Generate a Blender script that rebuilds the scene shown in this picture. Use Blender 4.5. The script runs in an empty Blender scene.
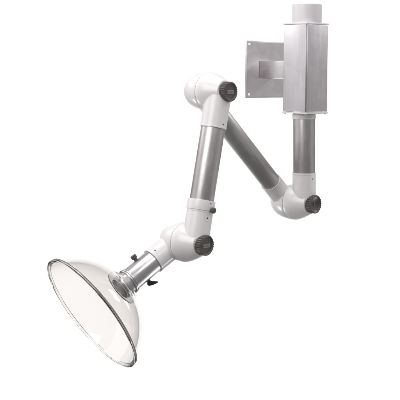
import bpy, bmesh, math, random
from mathutils import Vector, Matrix, noise

random.seed(7)
scene = bpy.context.scene
col = scene.collection
R = math.radians

# ------------------------------------------------------------------ camera, world, lamps, exposure
S_PX = 0.00345          # metres per photo pixel at the depth of the column
DIST = 3.5              # camera to column
EYE = 70                # photo row of the eye level
cam_d = bpy.data.cameras.new("camera")
cam = bpy.data.objects.new("camera", cam_d)
col.objects.link(cam)
cam.location = (0, -DIST, 0)
cam.rotation_euler = (R(90), 0, 0)
cam_d.sensor_width = 36
cam_d.lens = 36 * DIST / (400 * S_PX)
cam_d.shift_y = -(200 - EYE) / 400
cam_d.clip_end = 100
scene.camera = cam

world = bpy.data.worlds.new("World")
scene.world = world
world.use_nodes = True
bg = world.node_tree.nodes["Background"]
wt = world.node_tree
geo = wt.nodes.new("ShaderNodeTexCoord")
sep = wt.nodes.new("ShaderNodeSeparateXYZ")
wr = wt.nodes.new("ShaderNodeMapRange")
wr.inputs["From Min"].default_value = -0.5
wr.inputs["From Max"].default_value = 0.6
wr.inputs["To Min"].default_value = 0.17        # dim studio floor
wr.inputs["To Max"].default_value = 0.36        # pale studio ceiling
wt.links.new(geo.outputs["Generated"], sep.inputs[0])
wt.links.new(sep.outputs["Z"], wr.inputs["Value"])
wt.links.new(wr.outputs[0], bg.inputs[1])
bg.inputs[0].default_value = (1.0, 0.985, 0.985, 1)

def area(name, loc, target, sx, sy, power, colr=(1, 1, 1)):
    d = bpy.data.lights.new(name, 'AREA')
    d.shape = 'RECTANGLE'
    d.size, d.size_y, d.energy, d.color = sx, sy, power, colr
    o = bpy.data.objects.new(name, d)
    col.objects.link(o)
    o.location = loc
    o.rotation_euler = (Vector(target) - Vector(loc)).to_track_quat('-Z', 'Y').to_euler()
    return o

area("key_softbox_light", (-1.35, -2.3, 0.95), (0, 0, -0.35), 1.6, 1.7, 34)
area("top_softbox_light", (-0.1, -0.5, 1.9), (0, 0, -0.3), 2.0, 1.2, 25)
area("upper_softbox_light", (1.35, -2.2, 1.75), (0.15, 0, -0.3), 0.7, 0.9, 11)
area("side_softbox_light", (-2.5, -0.1, -0.1), (0.3, 0, -0.2), 1.8, 2.0, 6.4)
area("dim_side_softbox_light", (2.6, -0.1, 0.0), (0.3, 0, -0.2), 1.8, 2.0, 2.2)

for wx in (-3.0, 3.0):
    for wz, wp in ((1.7, 73), (-2.7, 83)):
        area("backdrop_wash_light", (wx, 0.9, wz), (wx * 0.10, 4.2, -0.85 + (wz + 0.5) * 0.15), 1.2, 1.2, wp)

scene.view_settings.view_transform = 'Standard'
scene.view_settings.look = 'None'
scene.view_settings.exposure = 0
scene.view_settings.gamma = 1
scene.cycles.max_bounces = 16
scene.cycles.transmission_bounces = 14
scene.cycles.glossy_bounces = 6
scene.cycles.caustics_refractive = True

# ------------------------------------------------------------------ materials
def mat(name):
    m = bpy.data.materials.new(name)
    m.use_nodes = True
    return m, m.node_tree, m.node_tree.nodes["Principled BSDF"]

def node(nt, typ, **kw):
    n = nt.nodes.new(typ)
    for k, v in kw.items():
        setattr(n, k, v)
    return n

def textured(name, base, rough, metallic=0.0, scale=(1, 1, 1), nscale=60, dcol=0.06, drough=0.08,
             bump=0.0, detail=4, coat=0.0, aniso=0.0):
    m, nt, b = mat(name)
    tc = node(nt, "ShaderNodeTexCoord")
    mp = node(nt, "ShaderNodeMapping")
    mp.inputs["Scale"].default_value = scale
    nz = node(nt, "ShaderNodeTexNoise")
    nz.inputs["Scale"].default_value = nscale
    nz.inputs["Detail"].default_value = detail
    nt.links.new(tc.outputs["Object"], mp.inputs[0])
    nt.links.new(mp.outputs[0], nz.inputs["Vector"])
    ramp = node(nt, "ShaderNodeValToRGB")
    ramp.color_ramp.elements[0].position = 0.3
    ramp.color_ramp.elements[1].position = 0.7
    ramp.color_ramp.elements[0].color = tuple(c * (1 - dcol) for c in base) + (1,)
    ramp.color_ramp.elements[1].color = tuple(min(1, c * (1 + dcol)) for c in base) + (1,)
    nt.links.new(nz.outputs["Fac"], ramp.inputs[0])
    nt.links.new(ramp.outputs[0], b.inputs["Base Color"])
    mr = node(nt, "ShaderNodeMapRange")
    mr.inputs["From Min"].default_value = 0.3
    mr.inputs["From Max"].default_value = 0.7
    mr.inputs["To Min"].default_value = rough - drough
    mr.inputs["To Max"].default_value = rough + drough
    nt.links.new(nz.outputs["Fac"], mr.inputs["Value"])
    sm = node(nt, "ShaderNodeTexNoise")                 # broad handling marks in the sheen
    sm.inputs["Scale"].default_value = 22
    sm.inputs["Detail"].default_value = 6
    sm.inputs["Distortion"].default_value = 0.8
    nt.links.new(tc.outputs["Object"], sm.inputs["Vector"])
    sr_ = node(nt, "ShaderNodeMapRange")
    sr_.inputs["From Min"].default_value = 0.40
    sr_.inputs["From Max"].default_value = 0.70
    sr_.inputs["To Min"].default_value = -0.02 if metallic else 0.0
    sr_.inputs["To Max"].default_value = 0.09 if metallic else 0.0
    nt.links.new(sm.outputs["Fac"], sr_.inputs["Value"])
    ad = node(nt, "ShaderNodeMath", operation='ADD')
    nt.links.new(mr.outputs[0], ad.inputs[0])
    nt.links.new(sr_.outputs[0], ad.inputs[1])
    nt.links.new(ad.outputs[0], b.inputs["Roughness"])
    b.inputs["Metallic"].default_value = metallic
    b.inputs["Coat Weight"].default_value = coat
    b.inputs["Coat Roughness"].default_value = 0.12
    b.inputs["Anisotropic"].default_value = aniso
    if bump:
        bp = node(nt, "ShaderNodeBump")
        bp.inputs["Strength"].default_value = bump
        bp.inputs["Distance"].default_value = 0.0005
        nt.links.new(nz.outputs["Fac"], bp.inputs["Height"])
        nt.links.new(bp.outputs[0], b.inputs["Normal"])
    return m

M_WHITE = textured("white_moulded_plastic", (0.80, 0.77, 0.775), 0.28, nscale=140, dcol=0.0015, drough=0.02, bump=0.0, coat=0.2)
M_CAP = textured("pale_grey_plastic", (0.74, 0.715, 0.725), 0.42, nscale=50, dcol=0.02, drough=0.05, bump=0.04)
M_SPIGOT = textured("milky_duct_plastic", (0.70, 0.675, 0.685), 0.4, nscale=30, dcol=0.02, drough=0.05, bump=0.04)
M_TUBE = textured("satin_anodised_aluminium", (0.55, 0.532, 0.525), 0.39, 1.0, (1, 1, 0.012), 900, 0.07, 0.05, 0.06)
M_NOZZLE = textured("bright_turned_aluminium", (0.64, 0.63, 0.63), 0.30, 1.0, (1, 1, 0.02), 700, 0.04, 0.03, 0.02)
M_PANEL = textured("brushed_steel_sheet", (0.65, 0.625, 0.645), 0.43, 1.0, (1, 1, 0.012), 800, 0.05, 0.06, 0.05)
M_TRIM = textured("grey_edge_metal", (0.42, 0.40, 0.41), 0.4, 1.0, nscale=80, dcol=0.04)
M_BRACKET = textured("brushed_bracket_steel", (0.68, 0.65, 0.66), 0.38, 1.0, (0.012, 1, 1), 700, 0.06, 0.06, 0.05)
M_KNOB = textured("charcoal_knob_plastic", (0.088, 0.080, 0.075), 0.42, nscale=300, dcol=0.12, drough=0.06, bump=0.12)
M_BADGE = textured("grey_badge_plastic", (0.15, 0.132, 0.125), 0.4, nscale=300, dcol=0.08)
M_STROKE = textured("pale_badge_print", (0.24, 0.215, 0.205), 0.4, nscale=300, dcol=0.08)
M_BLACK = textured("black_plastic", (0.02, 0.02, 0.021), 0.4, nscale=200, dcol=0.1)
M_SEAM = textured("grey_seal_rubber", (0.42, 0.40, 0.40), 0.6, nscale=200, dcol=0.05)
M_SCREW = textured("dark_screw_steel", (0.20, 0.19, 0.19), 0.35, 1.0, nscale=200, dcol=0.1)
M_BACK = textured("white_paper_backdrop", (0.86, 0.86, 0.855), 0.9, nscale=3, dcol=0.005, drough=0.02)

def glass(name, colr, rough=0.0, ior=1.49):
    m, nt, b = mat(name)
    b.inputs["Base Color"].default_value = colr + (1,)
    b.inputs["Transmission Weight"].default_value = 1.0
    b.inputs["IOR"].default_value = ior
    b.inputs["Roughness"].default_value = rough
    return m
M_ACRYL = glass("clear_acrylic", (0.94, 0.914, 0.902))
M_FLANGE = textured("satin_flange_metal", (0.50, 0.49, 0.51), 0.4, 1.0, nscale=120, dcol=0.04)
M_ACRYL_RIM = glass("clear_acrylic_rim", (0.96, 0.95, 0.95), 0.02)

# ------------------------------------------------------------------ geometry helpers
def P(px, py, Y):
    f = S_PX * (DIST + Y) / DIST
    return Vector(((px - 200) * f, Y, (EYE - py) * f))

def project(p):
    f = DIST / ((DIST + p.y) * S_PX)
    return 200 + p.x * f, EYE - p.z * f

COL_X = (304 - 200) * S_PX
K = Vector((1, -1, 0)).normalized()        # axis shared by the three joints

def on_plane(px, py, off=0.0):
    """photo point on the vertical plane the arm folds in (off = metres along the joint axis)"""
    a = (px - 200) * S_PX
    Y = (a - COL_X - math.sqrt(2) * off) / (1 - a / DIST)
    return P(px, py, Y)

def along(p0, d, axis, value):
    """metres from p0 along d at which the photo x (axis 0) or y (axis 1) is reached"""
    lo, hi = 0.0, 1.2
    sgn = 1 if project(p0 + d * 0.5)[axis] > project(p0)[axis] else -1
    for _ in range(50):
        mid = (lo + hi) / 2
        if sgn * (project(p0 + d * mid)[axis] - value) < 0:
            lo = mid
        else:
            hi = mid
    return lo

def frame(origin, z, xhint=None):
    z = Vector(z).normalized()
    xh = Vector(xhint) if xhint is not None else Vector((0.31, -0.9, 0.2))
    x = (xh - z * xh.dot(z)).normalized()
    y = z.cross(x)
    m = Matrix((x, y, z)).transposed().to_4x4()
    m.translation = origin
    return m

def lathe(bm, prof, seg=96, mtx=None, close=False):
    """revolve (r, z) pairs about z; r = 0 makes a pole; close joins last ring to first"""
    rings = []
    for r, z in prof:
        if r < 1e-7:
            rings.append([bm.verts.new((0, 0, z))])
        else:
            rings.append([bm.verts.new((r * math.cos(2 * math.pi * i / seg), r * math.sin(2 * math.pi * i / seg), z)) for i in range(seg)])
    pairs = list(zip(rings, rings[1:]))
    if close:
        pairs.append((rings[-1], rings[0]))
    for a, b in pairs:
        for i in range(seg):
            j = (i + 1) % seg
            if len(a) == 1 and len(b) == 1:
                continue
            if len(a) == 1:
                bm.faces.new((a[0], b[j], b[i]))
            elif len(b) == 1:
                bm.faces.new((a[i], a[j], b[0]))
            else:
                bm.faces.new((a[i], a[j], b[j], b[i]))
    if mtx is not None:
        bmesh.ops.transform(bm, matrix=mtx, verts=[v for rg in rings for v in rg])

def box(bm, sx, sy, sz, c=(0, 0, 0), bevel=0.0, seg=3, mtx=None):
    g = bmesh.ops.create_cube(bm, size=1.0)
    vs = g['verts']
    bmesh.ops.scale(bm, vec=(sx, sy, sz), verts=vs)
    bmesh.ops.translate(bm, vec=c, verts=vs)
    if mtx is not None:
        bmesh.ops.transform(bm, matrix=mtx, verts=vs)
    if bevel:
        es = list({e for v in vs for e in v.link_edges})
        bmesh.ops.bevel(bm, geom=es, offset=bevel, segments=seg, affect='EDGES', profile=0.5)

WM = {}
def link(name, me, m, mtx, parent=None, smooth=True, label=None):
    o = bpy.data.objects.new(name, me)
    col.objects.link(o)
    if m is not None:
        me.materials.clear()
        me.materials.append(m)
    if parent is not None:
        o.parent = parent
        o.matrix_basis = WM[parent.name].inverted() @ mtx
    else:
        o.matrix_basis = mtx
    WM[o.name] = mtx.copy()
    if label:
        o["label"] = label
    return o

def mesh(bm, name, smooth=True, angle=35):
    bmesh.ops.recalc_face_normals(bm, faces=bm.faces)
    me = bpy.data.meshes.new(name)
    bm.to_mesh(me)
    bm.free()
    if smooth:
        for p in me.polygons:
            p.use_smooth = True
        me.set_sharp_from_angle(angle=R(angle))
    return me

def part(name, bm, m, mtx, parent, angle=35, label=None):
    return link(name, mesh(bm, name, True, angle), m, mtx, parent, label=label)

def rounded_prof(pts, rad, n=5):
    """round the inner corners of an open (r, z) polyline"""
    out = [pts[0]]
    for a, b, c in zip(pts, pts[1:], pts[2:]):
        a, b, c = Vector(a), Vector(b), Vector(c)
        u, v = (a - b), (c - b)
        r = min(rad, u.length * 0.45, v.length * 0.45)
        p0, p2 = b + u.normalized() * r, b + v.normalized() * r
        for i in range(n + 1):
            t = i / n
            q = p0 * (1 - t) ** 2 + b * 2 * t * (1 - t) + p2 * t * t
            out.append((q.x, q.y))
    out.append(pts[-1])
    return out

def fused(bm, name, voxel=0.0012, smooth_iter=8):
    """one skin over overlapping solids, with soft fillets where they meet"""
    bmesh.ops.recalc_face_normals(bm, faces=bm.faces)
    me = bpy.data.meshes.new(name)
    bm.to_mesh(me)
    bm.free()
    tmp = bpy.data.objects.new(name, me)
    col.objects.link(tmp)
    rm = tmp.modifiers.new("skin", 'REMESH')
    rm.mode = 'VOXEL'
    rm.voxel_size = voxel
    sm = tmp.modifiers.new("soft", 'SMOOTH')
    sm.factor = 0.5
    sm.iterations = smooth_iter
    dg = bpy.context.evaluated_depsgraph_get()
    res = bpy.data.meshes.new_from_object(tmp.evaluated_get(dg))
    bpy.data.objects.remove(tmp)
    bpy.data.meshes.remove(me)
    b2 = bmesh.new()
    b2.from_mesh(res)
    bpy.data.meshes.remove(res)
    return b2

# ------------------------------------------------------------------ backdrop (hanging white paper)
bm = bmesh.new()
prof = [(4.15, -3.6), (4.2, -3.3), (4.2, 1.8)]
rows = []
for y, z in prof:
    rows.append([bm.verts.new((x, y, z)) for x in (-2.25, 2.25)])
for a, b in zip(rows, rows[1:]):
    bm.faces.new((a[0], a[1], b[1], b[0]))
bd = link("backdrop", mesh(bm, "backdrop"), M_BACK, Matrix())
bd["kind"] = "structure"

# ------------------------------------------------------------------ the arm
F_OFF, R_OFF = 13.5 * S_PX, 10.5 * S_PX     # sleeve axes either side of a joint's seam
FC = on_plane(304, 203)
FA = on_plane(218.8, 91.5)
FB = on_plane(194.9, 243.5)
SC, SA, SB = FC - K * F_OFF, FA - K * F_OFF, FB - K * F_OFF
RC, RA = SC - K * R_OFF, SA - K * R_OFF
UP = Vector((0, 0, 1))

root = bpy.data.objects.new("extraction_arm", None)
col.objects.link(root)
root.location = (COL_X, 0, P(0, 113, 0).z)
WM[root.name] = Matrix.Translation(root.location)
root["label"] = "white jointed fume extraction arm with satin aluminium tubes, wall bracket and clear dome hood"
root["category"] = "extraction arm"

# --- housing, bracket and duct spigot (square to a wall, a few degrees off the arm's own plane)
yaw = math.atan2(COL_X, DIST)
U = Matrix.Rotation(-yaw * 0.55, 3, 'Z') @ K            # normal of the right hand face
U.z = 0
V = Vector((0, 0, 1)).cross(U) * -1                     # normal of the left hand face
if V.x > 0:
    V = -V
hz0, hz1 = P(0, 113.2, 0).z, P(0, 23.2, 0).z
hx = (305.4 - 200) * S_PX
hc = Vector((hx, 0, (hz0 + hz1) / 2))
HM = Matrix((U, UP.cross(U), UP)).transposed().to_4x4()
HM = Matrix.Translation(hc) @ Matrix.Rotation(R(0.7), 4, 'Y') @ HM
SIDE, HH = 0.1105, hz1 - hz0
CAP = 0.0055
bm = bmesh.new()
box(bm, SIDE - 0.004, SIDE - 0.004, HH - 2 * CAP, bevel=0.003)
housing = part("housing", bm, M_TRIM, HM, root)
PW = SIDE - 0.0074
for i in range(4):
    m = HM @ Matrix.Rotation(i * math.pi / 2, 4, 'Z') @ Matrix.Translation((SIDE / 2 - 0.0012, 0, 0))
    bm = bmesh.new()
    box(bm, 0.0036, PW, HH - 2 * CAP - 0.0016, bevel=0.0014, seg=3)
    part("side_panel", bm, M_PANEL, m, housing)
for sgn in (1, -1):
    bm = bmesh.new()
    box(bm, SIDE + 0.0012, SIDE + 0.0012, CAP, bevel=0.0012)
    cap = part("end_cap", bm, M_CAP, HM @ Matrix.Translation((0, 0, sgn * (HH / 2 - CAP / 2))), housing)
for sx in (1, -1):
    for sy in (1, -1):
        bm = bmesh.new()
        lathe(bm, [(0, -0.0022), (0.0034, -0.0022), (0.0038, -0.0014), (0.0038, 0.0), (0, 0.0)], 20)
        part("screw", bm, M_CAP, HM @ Matrix.Translation((sx * SIDE * 0.44, sy * SIDE * 0.44, -HH / 2 - 0.0002)), housing)

# spigot: open hollow duct stub on the top cap
sr, sh = 14.8 * S_PX, 18.6 * S_PX
bm = bmesh.new()
lathe(bm, rounded_prof([(sr - 0.003, 0), (sr, 0), (sr, sh), (sr - 0.003, sh), (sr - 0.003, 0.0)], 0.0008), 128, close=False)
box(bm, 0.0016, 0.0012, sh - 0.001, c=(0, -sr, sh / 2 - 0.0004), bevel=0.0003, seg=1)
part("duct_spigot", bm, M_SPIGOT, HM @ Matrix.Translation((0.003, 0.001, HH / 2)) @ Matrix.Rotation(R(-45), 4, 'Z') @ Matrix.Rotation(R(90), 4, 'Z'), root)

# wall bracket: drilled plate + square arm reaching the housing
PD = 0.196
pz = P(0, 70, 0.14).z - hc.z
BW, BH, BT, BO = 0.208, 0.203, 0.007, 0.009
plate_bm = bmesh.new()
box(plate_bm, BT, BW, BH, c=(0, BO, 0), bevel=0.0012, seg=2)
tmp = bpy.data.objects.new("plate", mesh(plate_bm, "plate"))
cut_bm = bmesh.new()
for sy in (1, -1):
    for sz in (1, -1):
        lathe(cut_bm, [(0, -0.02), (0.0052, -0.02), (0.0052, 0.02), (0, 0.02)], 28,
              Matrix.Translation((0, BO + sy * (BW / 2 - 0.0125), sz * (BH / 2 - 0.0125))) @ Matrix.Rotation(R(90), 4, 'Y'))
cut = bpy.data.objects.new("cut", mesh(cut_bm, "cut"))
col.objects.link(tmp); col.objects.link(cut)
bo = tmp.modifiers.new("holes", 'BOOLEAN')
bo.operation, bo.object, bo.solver = 'DIFFERENCE', cut, 'EXACT'
pm = bpy.data.meshes.new_from_object(tmp.evaluated_get(bpy.context.evaluated_depsgraph_get()))
bpy.data.objects.remove(tmp); bpy.data.objects.remove(cut)
pm.set_sharp_from_angle(angle=R(30))
PM = HM @ Matrix.Translation((-PD, 0, pz))
bracket = link("wall_bracket", pm, M_BRACKET, PM, root)
AL = PD - BT / 2 - SIDE / 2 - 0.0016
bm = bmesh.new()
box(bm, AL, 0.064, 0.064, c=(BT / 2 + AL / 2, 0, 0), bevel=0.003, seg=3)
part("support_arm", bm, M_BRACKET, PM, bracket)

# --- tubes -----------------------------------------------------------------
def tube_part(name, a, b, r, m, parent, wall=0.0025, seg=128):
    d = b - a
    L = d.length
    bm = bmesh.new()
    lathe(bm, rounded_prof([(r - wall, 0), (r, 0), (r, L), (r - wall, L), (r - wall, 0)], 0.0006, 3), seg)
    return part(name, bm, m, frame(a, d), parent)

def ring_bm(r0, r1, z0, z1, rad=0.0012, seg=128):
    bm = bmesh.new()
    lathe(bm, rounded_prof([(r0, (z0 + z1) / 2), (r0, z0), (r1, z0), (r1, z1), (r0, z1), (r0, (z0 + z1) / 2)], rad, 4), seg)
    return bm

TR = 0.0380
col_top = Vector((COL_X, 0, hz0 - 0.001))
column_tube = tube_part("column_tube", FC + UP * 0.07, col_top, TR, M_TUBE, root)
cr = ring_bm(TR + 0.0002, TR + 0.0022, -0.0185, -0.002, 0.0008)
swivel = part("swivel_collar", cr, M_CAP, frame(col_top, UP), column_tube)

d3 = (FB - FA).normalized()
d2 = (RC - RA).normalized()
T2R = 0.0335
tube3 = tube_part("tube", FA + d3 * 0.10, FB - d3 * 0.09, TR, M_TUBE, root)
tube2 = tube_part("tube", RA + d2 * 0.085, RC - d2 * 0.075, T2R, M_TUBE, root)

# --- joints ----------------------------------------------------------------
HALF = [(0, 0.0004), (0.0592, 0.0004), (0.0610, 0.0016), (0.0614, 0.008), (0.0606, 0.016), (0.0580, 0.026), (0.0535, 0.038), (0.0482, 0.050),
        (0.0424, 0.062), (0.0378, 0.071)]
FRONT = HALF + [(0.0362, 0.0745), (0.0345, 0.0755), (0.0, 0.0755)]
REAR = [(0, 0.0004), (0.0580, 0.0004), (0.0597, 0.0016), (0.0602, 0.010), (0.0592, 0.022), (0.0570, 0.035), (0.0535, 0.048),
        (0.0485, 0.0605), (0.0415, 0.072), (0.0330, 0.082), (0.0225, 0.0895), (0.0118, 0.0935), (0.0, 0.095)]

def spline(prof, n=4):
    """Catmull-Rom resample of the curved part of a profile"""
    out = prof[:3]
    q = prof[2:]
    for i in range(len(q) - 1):
        p0, p1, p2, p3 = (Vector(q[max(0, min(len(q) - 1, i + j))]) for j in (-1, 0, 1, 2))
        for k in range(1, n + 1):
            t = k / n
            v = 0.5 * ((2 * p1) + (p2 - p0) * t + (2 * p0 - 5 * p1 + 4 * p2 - p3) * t * t + (3 * p1 - p0 - 3 * p2 + p3) * t ** 3)
            out.append((max(v.x, 0), v.y))
    out[-1] = prof[-1]
    return out

def half_shell(name, centre, axis, prof, off, sdir, slen, srad, taper, parent, start=None):
    """one half of a joint: domed drum about `axis` plus a round sleeve leaving it along `sdir`"""
    fm = frame(centre, axis)
    inv = fm.inverted()
    bm = bmesh.new()
    lathe(bm, prof, 128)
    o = inv @ (start if start is not None else centre + axis * off)
    sl = inv.to_3x3() @ sdir
    sm = frame(o, sl, (0.1, 0.2, 0.9) if abs(sl.normalized().z) < 0.8 else (1, 0, 0))
    lathe(bm, [(0, 0), (srad * taper, 0), (srad, slen), (0, slen)], 128, sm)
    bm = fused(bm, name)
    # crisp moulded lip round the mouth of the sleeve, butted on the soft skin
    lathe(bm, rounded_prof([(srad - 0.006, slen - 0.004), (srad + 0.0006, slen - 0.004), (srad + 0.0006, slen + 0.0014), (srad - 0.0016, slen + 0.0014),
                            (srad - 0.0016, slen - 0.003)], 0.0007, 3), 128, sm)
    return part(name, bm, M_WHITE, fm, parent, angle=50)

def knob_mesh(badge):
    bm = bmesh.new()
    n, r, L = 26, 0.0315, 0.025
    seg = n * 8
    prof = rounded_prof([(0.0255, 0.0), (r, 0.0015), (r, L - 0.001), (r - 0.004, L), (r - 0.0065, L - 0.0035)], 0.003, 5)
    rings = []
    for q, (rr, z) in enumerate(prof):
        ring = []
        for i in range(seg):
            ph = (i % 8) / 8
            g = max(0.0, math.cos((ph - 0.5) * 2 * math.pi)) ** 1.5
            depth = 0.0022 * g if rr > r - 0.0032 else 0.0
            if 0.0 < z < L:
                a = 2 * math.pi * i / seg
                ring.append(bm.verts.new(((rr - depth) * math.cos(a), (rr - depth) * math.sin(a), z)))
            else:
                a = 2 * math.pi * i / seg
                ring.append(bm.verts.new((rr * math.cos(a), rr * math.sin(a), z)))
        rings.append(ring)
    if badge:
        inner = [(0.022, L - 0.0042), (0.012, L - 0.0042)]
        end = L - 0.0042
    else:
        inner = [(0.020, L - 0.0060), (0.010, L - 0.0090), (0.006, L - 0.0095), (0.0055, L - 0.0075), (0.004, L - 0.0068)]
        end = L - 0.0066
    for rr, z in inner:
        rings.append([bm.verts.new((rr * math.cos(2 * math.pi * i / seg), rr * math.sin(2 * math.pi * i / seg), z)) for i in range(seg)])
    for a, b in zip(rings, rings[1:]):
        for i in range(seg):
            j = (i + 1) % seg
            bm.faces.new((a[i], a[j], b[j], b[i]))
    pole = bm.verts.new((0, 0, end))
    for i in range(seg):
        bm.faces.new((rings[-1][i], rings[-1][(i + 1) % seg], pole))
    bm.faces.new(list(reversed(rings[0])))
    me = mesh(bm, "knob", True, 40)
    me.materials.append(M_KNOB)
    if badge:
        bm = bmesh.new()
        bm.from_mesh(me)
        f0 = len(bm.faces)
        zt = L - 0.0042
        box(bm, 0.0335, 0.0115, 0.0024, c=(0, -0.0012, zt + 0.0004), bevel=0.0007, seg=2)
        bm.faces.ensure_lookup_table()
        for f in bm.faces[f0:]:
            f.material_index = 1
        f1 = len(bm.faces)
        x = -0.0135                       # worn, unreadable raised print
        rnd = random.Random(3)
        for i in range(7):
            w = rnd.choice((0.0026, 0.0030, 0.0024))
            hgt = 0.0058
            box(bm, 0.0009, hgt, 0.0006, c=(x, -0.0012, zt + 0.0019))
            if i % 2 == 0:
                box(bm, w - 0.001, 0.0009, 0.0006, c=(x + w / 2, -0.0012 + rnd.choice((-1, 0, 1)) * 0.0022, zt + 0.0019))
            else:
                box(bm, 0.0009, hgt * 0.6, 0.0006, c=(x + w - 0.0009, -0.0012, zt + 0.0019))
            x += w + 0.0013
        bm.faces.ensure_lookup_table()
        for f in bm.faces[f1:]:
            f.material_index = 2
        bm.to_mesh(me)
        bm.free()
        me.materials.append(M_BADGE)
        me.materials.append(M_STROKE)
    return me

KN_BADGE, KN_PLAIN = knob_mesh(True), knob_mesh(False)

def on_surface(p0, d, r, t, side, view=None):
    """frame on a tube's skin: t metres along, side -1..1 across its visible face"""
    d = d.normalized()
    c = p0 + d * t
    to_cam = (cam.location - c)
    to_cam = (to_cam - d * to_cam.dot(d)).normalized()
    lat = d.cross(to_cam).normalized()
    if lat.x < 0:
        lat = -lat
    a = math.asin(max(-1, min(1, side)))
    n = to_cam * math.cos(a) + lat * math.sin(a)
    return frame(c + n * r, n, d)

def screw(parent, mtx, r=0.003, h=0.0022, m=None):
    bm = bmesh.new()
    lathe(bm, [(0, -0.002), (r, -0.002), (r, h * 0.5), (r * 0.75, h), (r * 0.45, h), (r * 0.35, h * 0.35), (0, h * 0.35)], 24)
    return part("screw", bm, m or M_SCREW, mtx, parent)

def joint(S, fdir, flen, frad, rdir, rlen, rrad, badge, ftaper=1.02, rtaper=1.05, rstart=None):
    j = half_shell("joint", S, K, spline(FRONT), F_OFF, fdir, flen, frad, ftaper, root)
    half_shell("joint_shell", S, -K, [(r, z * 0.965) for r, z in spline(REAR)], R_OFF, rdir, rlen, rrad, rtaper, j, rstart)
    part("seam_ring", ring_bm(0.050, 0.0598, -0.0012, 0.0012, 0.0004), M_SEAM, frame(S, K), j)
    kn = (KN_BADGE if badge else KN_PLAIN)
    km = frame(S + K * 0.0745, K, (1, 1, 0))
    link("knob", kn, None, km, j, label=None if badge else "ribbed dark knob with a plain dished face")
    return j

# direction of the nozzle and hood: down-left in the photo and towards the viewer
N0 = on_plane(177.5, 240.5, -F_OFF - R_OFF)
ray = (N0 - cam.location + Vector((-0.15, 0, -0.13))).normalized()
e = Vector((-0.765, 0, -0.644))
e = (e - ray * e.dot(ray)).normalized()
CF = 0.31
ND = (e * math.sqrt(1 - CF * CF) - ray * CF).normalized()

la = along(FA, d3, 1, 127.6)
ja = joint(SA, d3, la, 0.0412, d2, along(RA, d2, 0, 218.0), 0.0365, True)
screw(ja, on_surface(FA, d3, 0.0412, la - 0.012, 0.72), 0.0022, 0.0014)
lc = along(FC, UP, 1, 173.0)
jc = joint(SC, UP, lc, 0.0402, -d2, along(RC, -d2, 1, 181.9), 0.0365, False)
screw(jc, on_surface(FC, UP, 0.0402, lc - 0.017, 0.74), 0.0024, 0.0016)
lb = along(FB, -d3, 1, 210.5)
jb = joint(SB, -d3, lb, 0.0415, ND, along(N0, ND, 0, 153.2), 0.0398, True, rstart=N0)

screw(jb, on_surface(FB, -d3, 0.0415, lb - 0.020, 0.62), 0.0026, 0.0016)
bm = bmesh.new()
lathe(bm, [(0, -0.002), (0.0034, -0.002), (0.0034, 0.0006), (0.0024, 0.0009), (0, 0.0006)], 24)
part("plug", bm, M_CAP, on_surface(FB, -d3, 0.0415, lb - 0.029, 0.62), jb)
screw(jb, on_surface(N0, ND, 0.0400, along(N0, ND, 0, 153.2) - 0.014, -0.52), 0.0026, 0.0014)

# clamp ring with its thumb screw, just above joint B's sleeve
t0, t1 = lb + 0.0016, along(FB, -d3, 1, 200.0)
bm = ring_bm(TR + 0.0002, 0.0438, t0, t1, 0.0012)
clamp = part("clamp_ring", bm, M_WHITE, frame(FB, -d3), root)
bm = bmesh.new()
lathe(bm, [(0, -0.004), (0.006, -0.004), (0.006, 0.001), (0.0085, 0.002), (0.0092, 0.004), (0.0092, 0.011), (0.0078, 0.0128), (0, 0.0132)], 40)
part("thumb_screw", bm, M_KNOB, on_surface(FB, -d3, 0.0438, t0 + 0.004, 0.78), clamp)
screw(clamp, on_surface(FB, -d3, 0.0438, t0 + 0.024, 0.66), 0.0022, 0.0014)

# --- nozzle tube with damper -------------------------------------------------
NR = 0.0365
ts = along(N0, ND, 0, 153.2)
te = along(N0, ND, 0, 121.2)
tring = along(N0, ND, 0, 131.0)
noz = tube_part("nozzle_tube", N0 + ND * (ts - 0.01), N0 + ND * (te + 0.004), NR, M_NOZZLE, root, 0.002)
for k, (dz, rr) in enumerate(((0.0, 0.0392), (0.0065, 0.0408))):
    part("retaining_ring", ring_bm(NR + 0.0002, rr, 0, 0.0055, 0.002), M_NOZZLE, frame(N0 + ND * (tring + dz), ND), noz)
# damper shaft across the tube: knurled knob above, wing lever below
td = along(N0, ND, 0, 143.5)
dc = N0 + ND * td
sd = Vector((0.60, 0, -0.80))
sd = (sd - ND * sd.dot(ND)).normalized()
bm = bmesh.new()
lathe(bm, [(0, NR - 0.002), (0.0058, NR - 0.002), (0.0062, NR + 0.005), (0.0088, NR + 0.0062), (0.0093, NR + 0.008), (0.0093, NR + 0.0155),
           (0.0080, NR + 0.0172), (0, NR + 0.0178)], 36)
part("damper_knob", bm, M_KNOB, frame(N0 + ND * (td + 0.002), -sd, ND), noz)
bm = bmesh.new()
lathe(bm, [(0, NR - 0.004), (0.0062, NR - 0.004), (0.0062, NR + 0.0075), (0, NR + 0.0075)], 24)
pts = [(-0.009, NR + 0.005), (0.006, NR + 0.005), (0.011, NR + 0.010), (0.022, NR + 0.019), (0.020, NR + 0.0225), (0.004, NR + 0.019), (-0.008, NR + 0.014)]
fa = [bm.verts.new((x, -0.003, z)) for x, z in pts]
fb = [bm.verts.new((x, 0.003, z)) for x, z in pts]
bm.faces.new(fa); bm.faces.new(list(reversed(fb)))
for i in range(len(pts)):
    j = (i + 1) % len(pts)
    bm.faces.new((fa[j], fa[i], fb[i], fb[j]))
part("damper_lever", bm, M_BLACK, frame(N0 + ND * (td + 0.010), sd, Vector((0.9, 0, 0.1))), noz)
bm = bmesh.new()
lathe(bm, [(0, -0.0006), (NR - 0.004, -0.0006), (NR - 0.004, 0.0006), (0, 0.0006)], 64)
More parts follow.
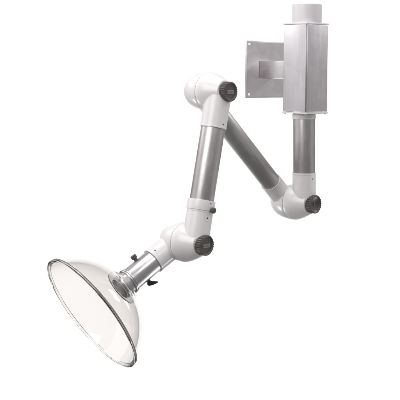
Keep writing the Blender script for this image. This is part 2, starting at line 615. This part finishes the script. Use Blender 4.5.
part("damper_disc", bm, M_SCREW, frame(N0 + ND * (te - 0.024), (ND * 0.86 + sd.cross(ND) * 0.5), sd), noz)

# --- clear dome hood ---------------------------------------------------------
t_rim = along(N0, ND, 0, 91.4)
t_fl = te
rim_c = N0 + ND * t_rim
sc = DIST / (DIST + rim_c.y)
RS = 67.5 / sc * S_PX                      # sphere the dome is cut from
DR = 63.3 / sc * S_PX                      # dome radius at the rim
FR = 20.0 / sc * S_PX                      # radius of the hole the flange fills
TH = 0.0030
qr = math.sqrt(RS * RS - DR * DR)          # sphere centre to rim plane
qf = math.sqrt(RS * RS - FR * FR)
a0, a1 = math.atan2(FR, qf), math.atan2(DR, qr)
outer, inner = [], []
N = 40
for i in range(N + 1):
    a = a0 + (a1 - a0) * i / N
    outer.append((RS * math.sin(a), RS * math.cos(a) - qr))
    inner.append(((RS - TH) * math.sin(a), (RS - TH) * math.cos(a) - qr))
HMX = frame(rim_c, -ND)                    # z runs back towards the nozzle
bm = bmesh.new()
lip = rounded_prof([(DR + 0.0012, -0.0008), (DR + 0.0018, -0.0016), (DR + 0.0082, 0.0030), (DR + 0.0090, 0.0026), (DR + 0.0090, -0.0062),
                    (DR + 0.0030, -0.0062), (DR - 0.0026, -0.0010)], 0.0014, 4)      # moulded wedge shaped rim
prof = outer + lip + list(reversed(inner))
lathe(bm, prof, 192, close=True)
hood = part("hood", bm, M_ACRYL, HMX, root, angle=60, label="clear acrylic dome hood with a thick moulded rim")
zf = qf - qr
# flange the dome is screwed to, with a clear spacer ring behind it
part("flange", ring_bm(NR - 0.0015, FR - 0.0006, zf - 0.0005, zf + 0.0045, 0.0015), M_FLANGE, HMX, hood)
part("spacer_ring", ring_bm(NR + 0.0006, FR - 0.012, zf + 0.0050, zf + 0.0125, 0.0016), M_FLANGE, HMX, hood)
for k in range(6):
    a = k * math.pi / 3 + 0.3
    m = HMX @ Matrix.Translation((FR * 0.82 * math.cos(a), FR * 0.82 * math.sin(a), zf + 0.0046))
    screw(hood, m, 0.0035, 0.0025)
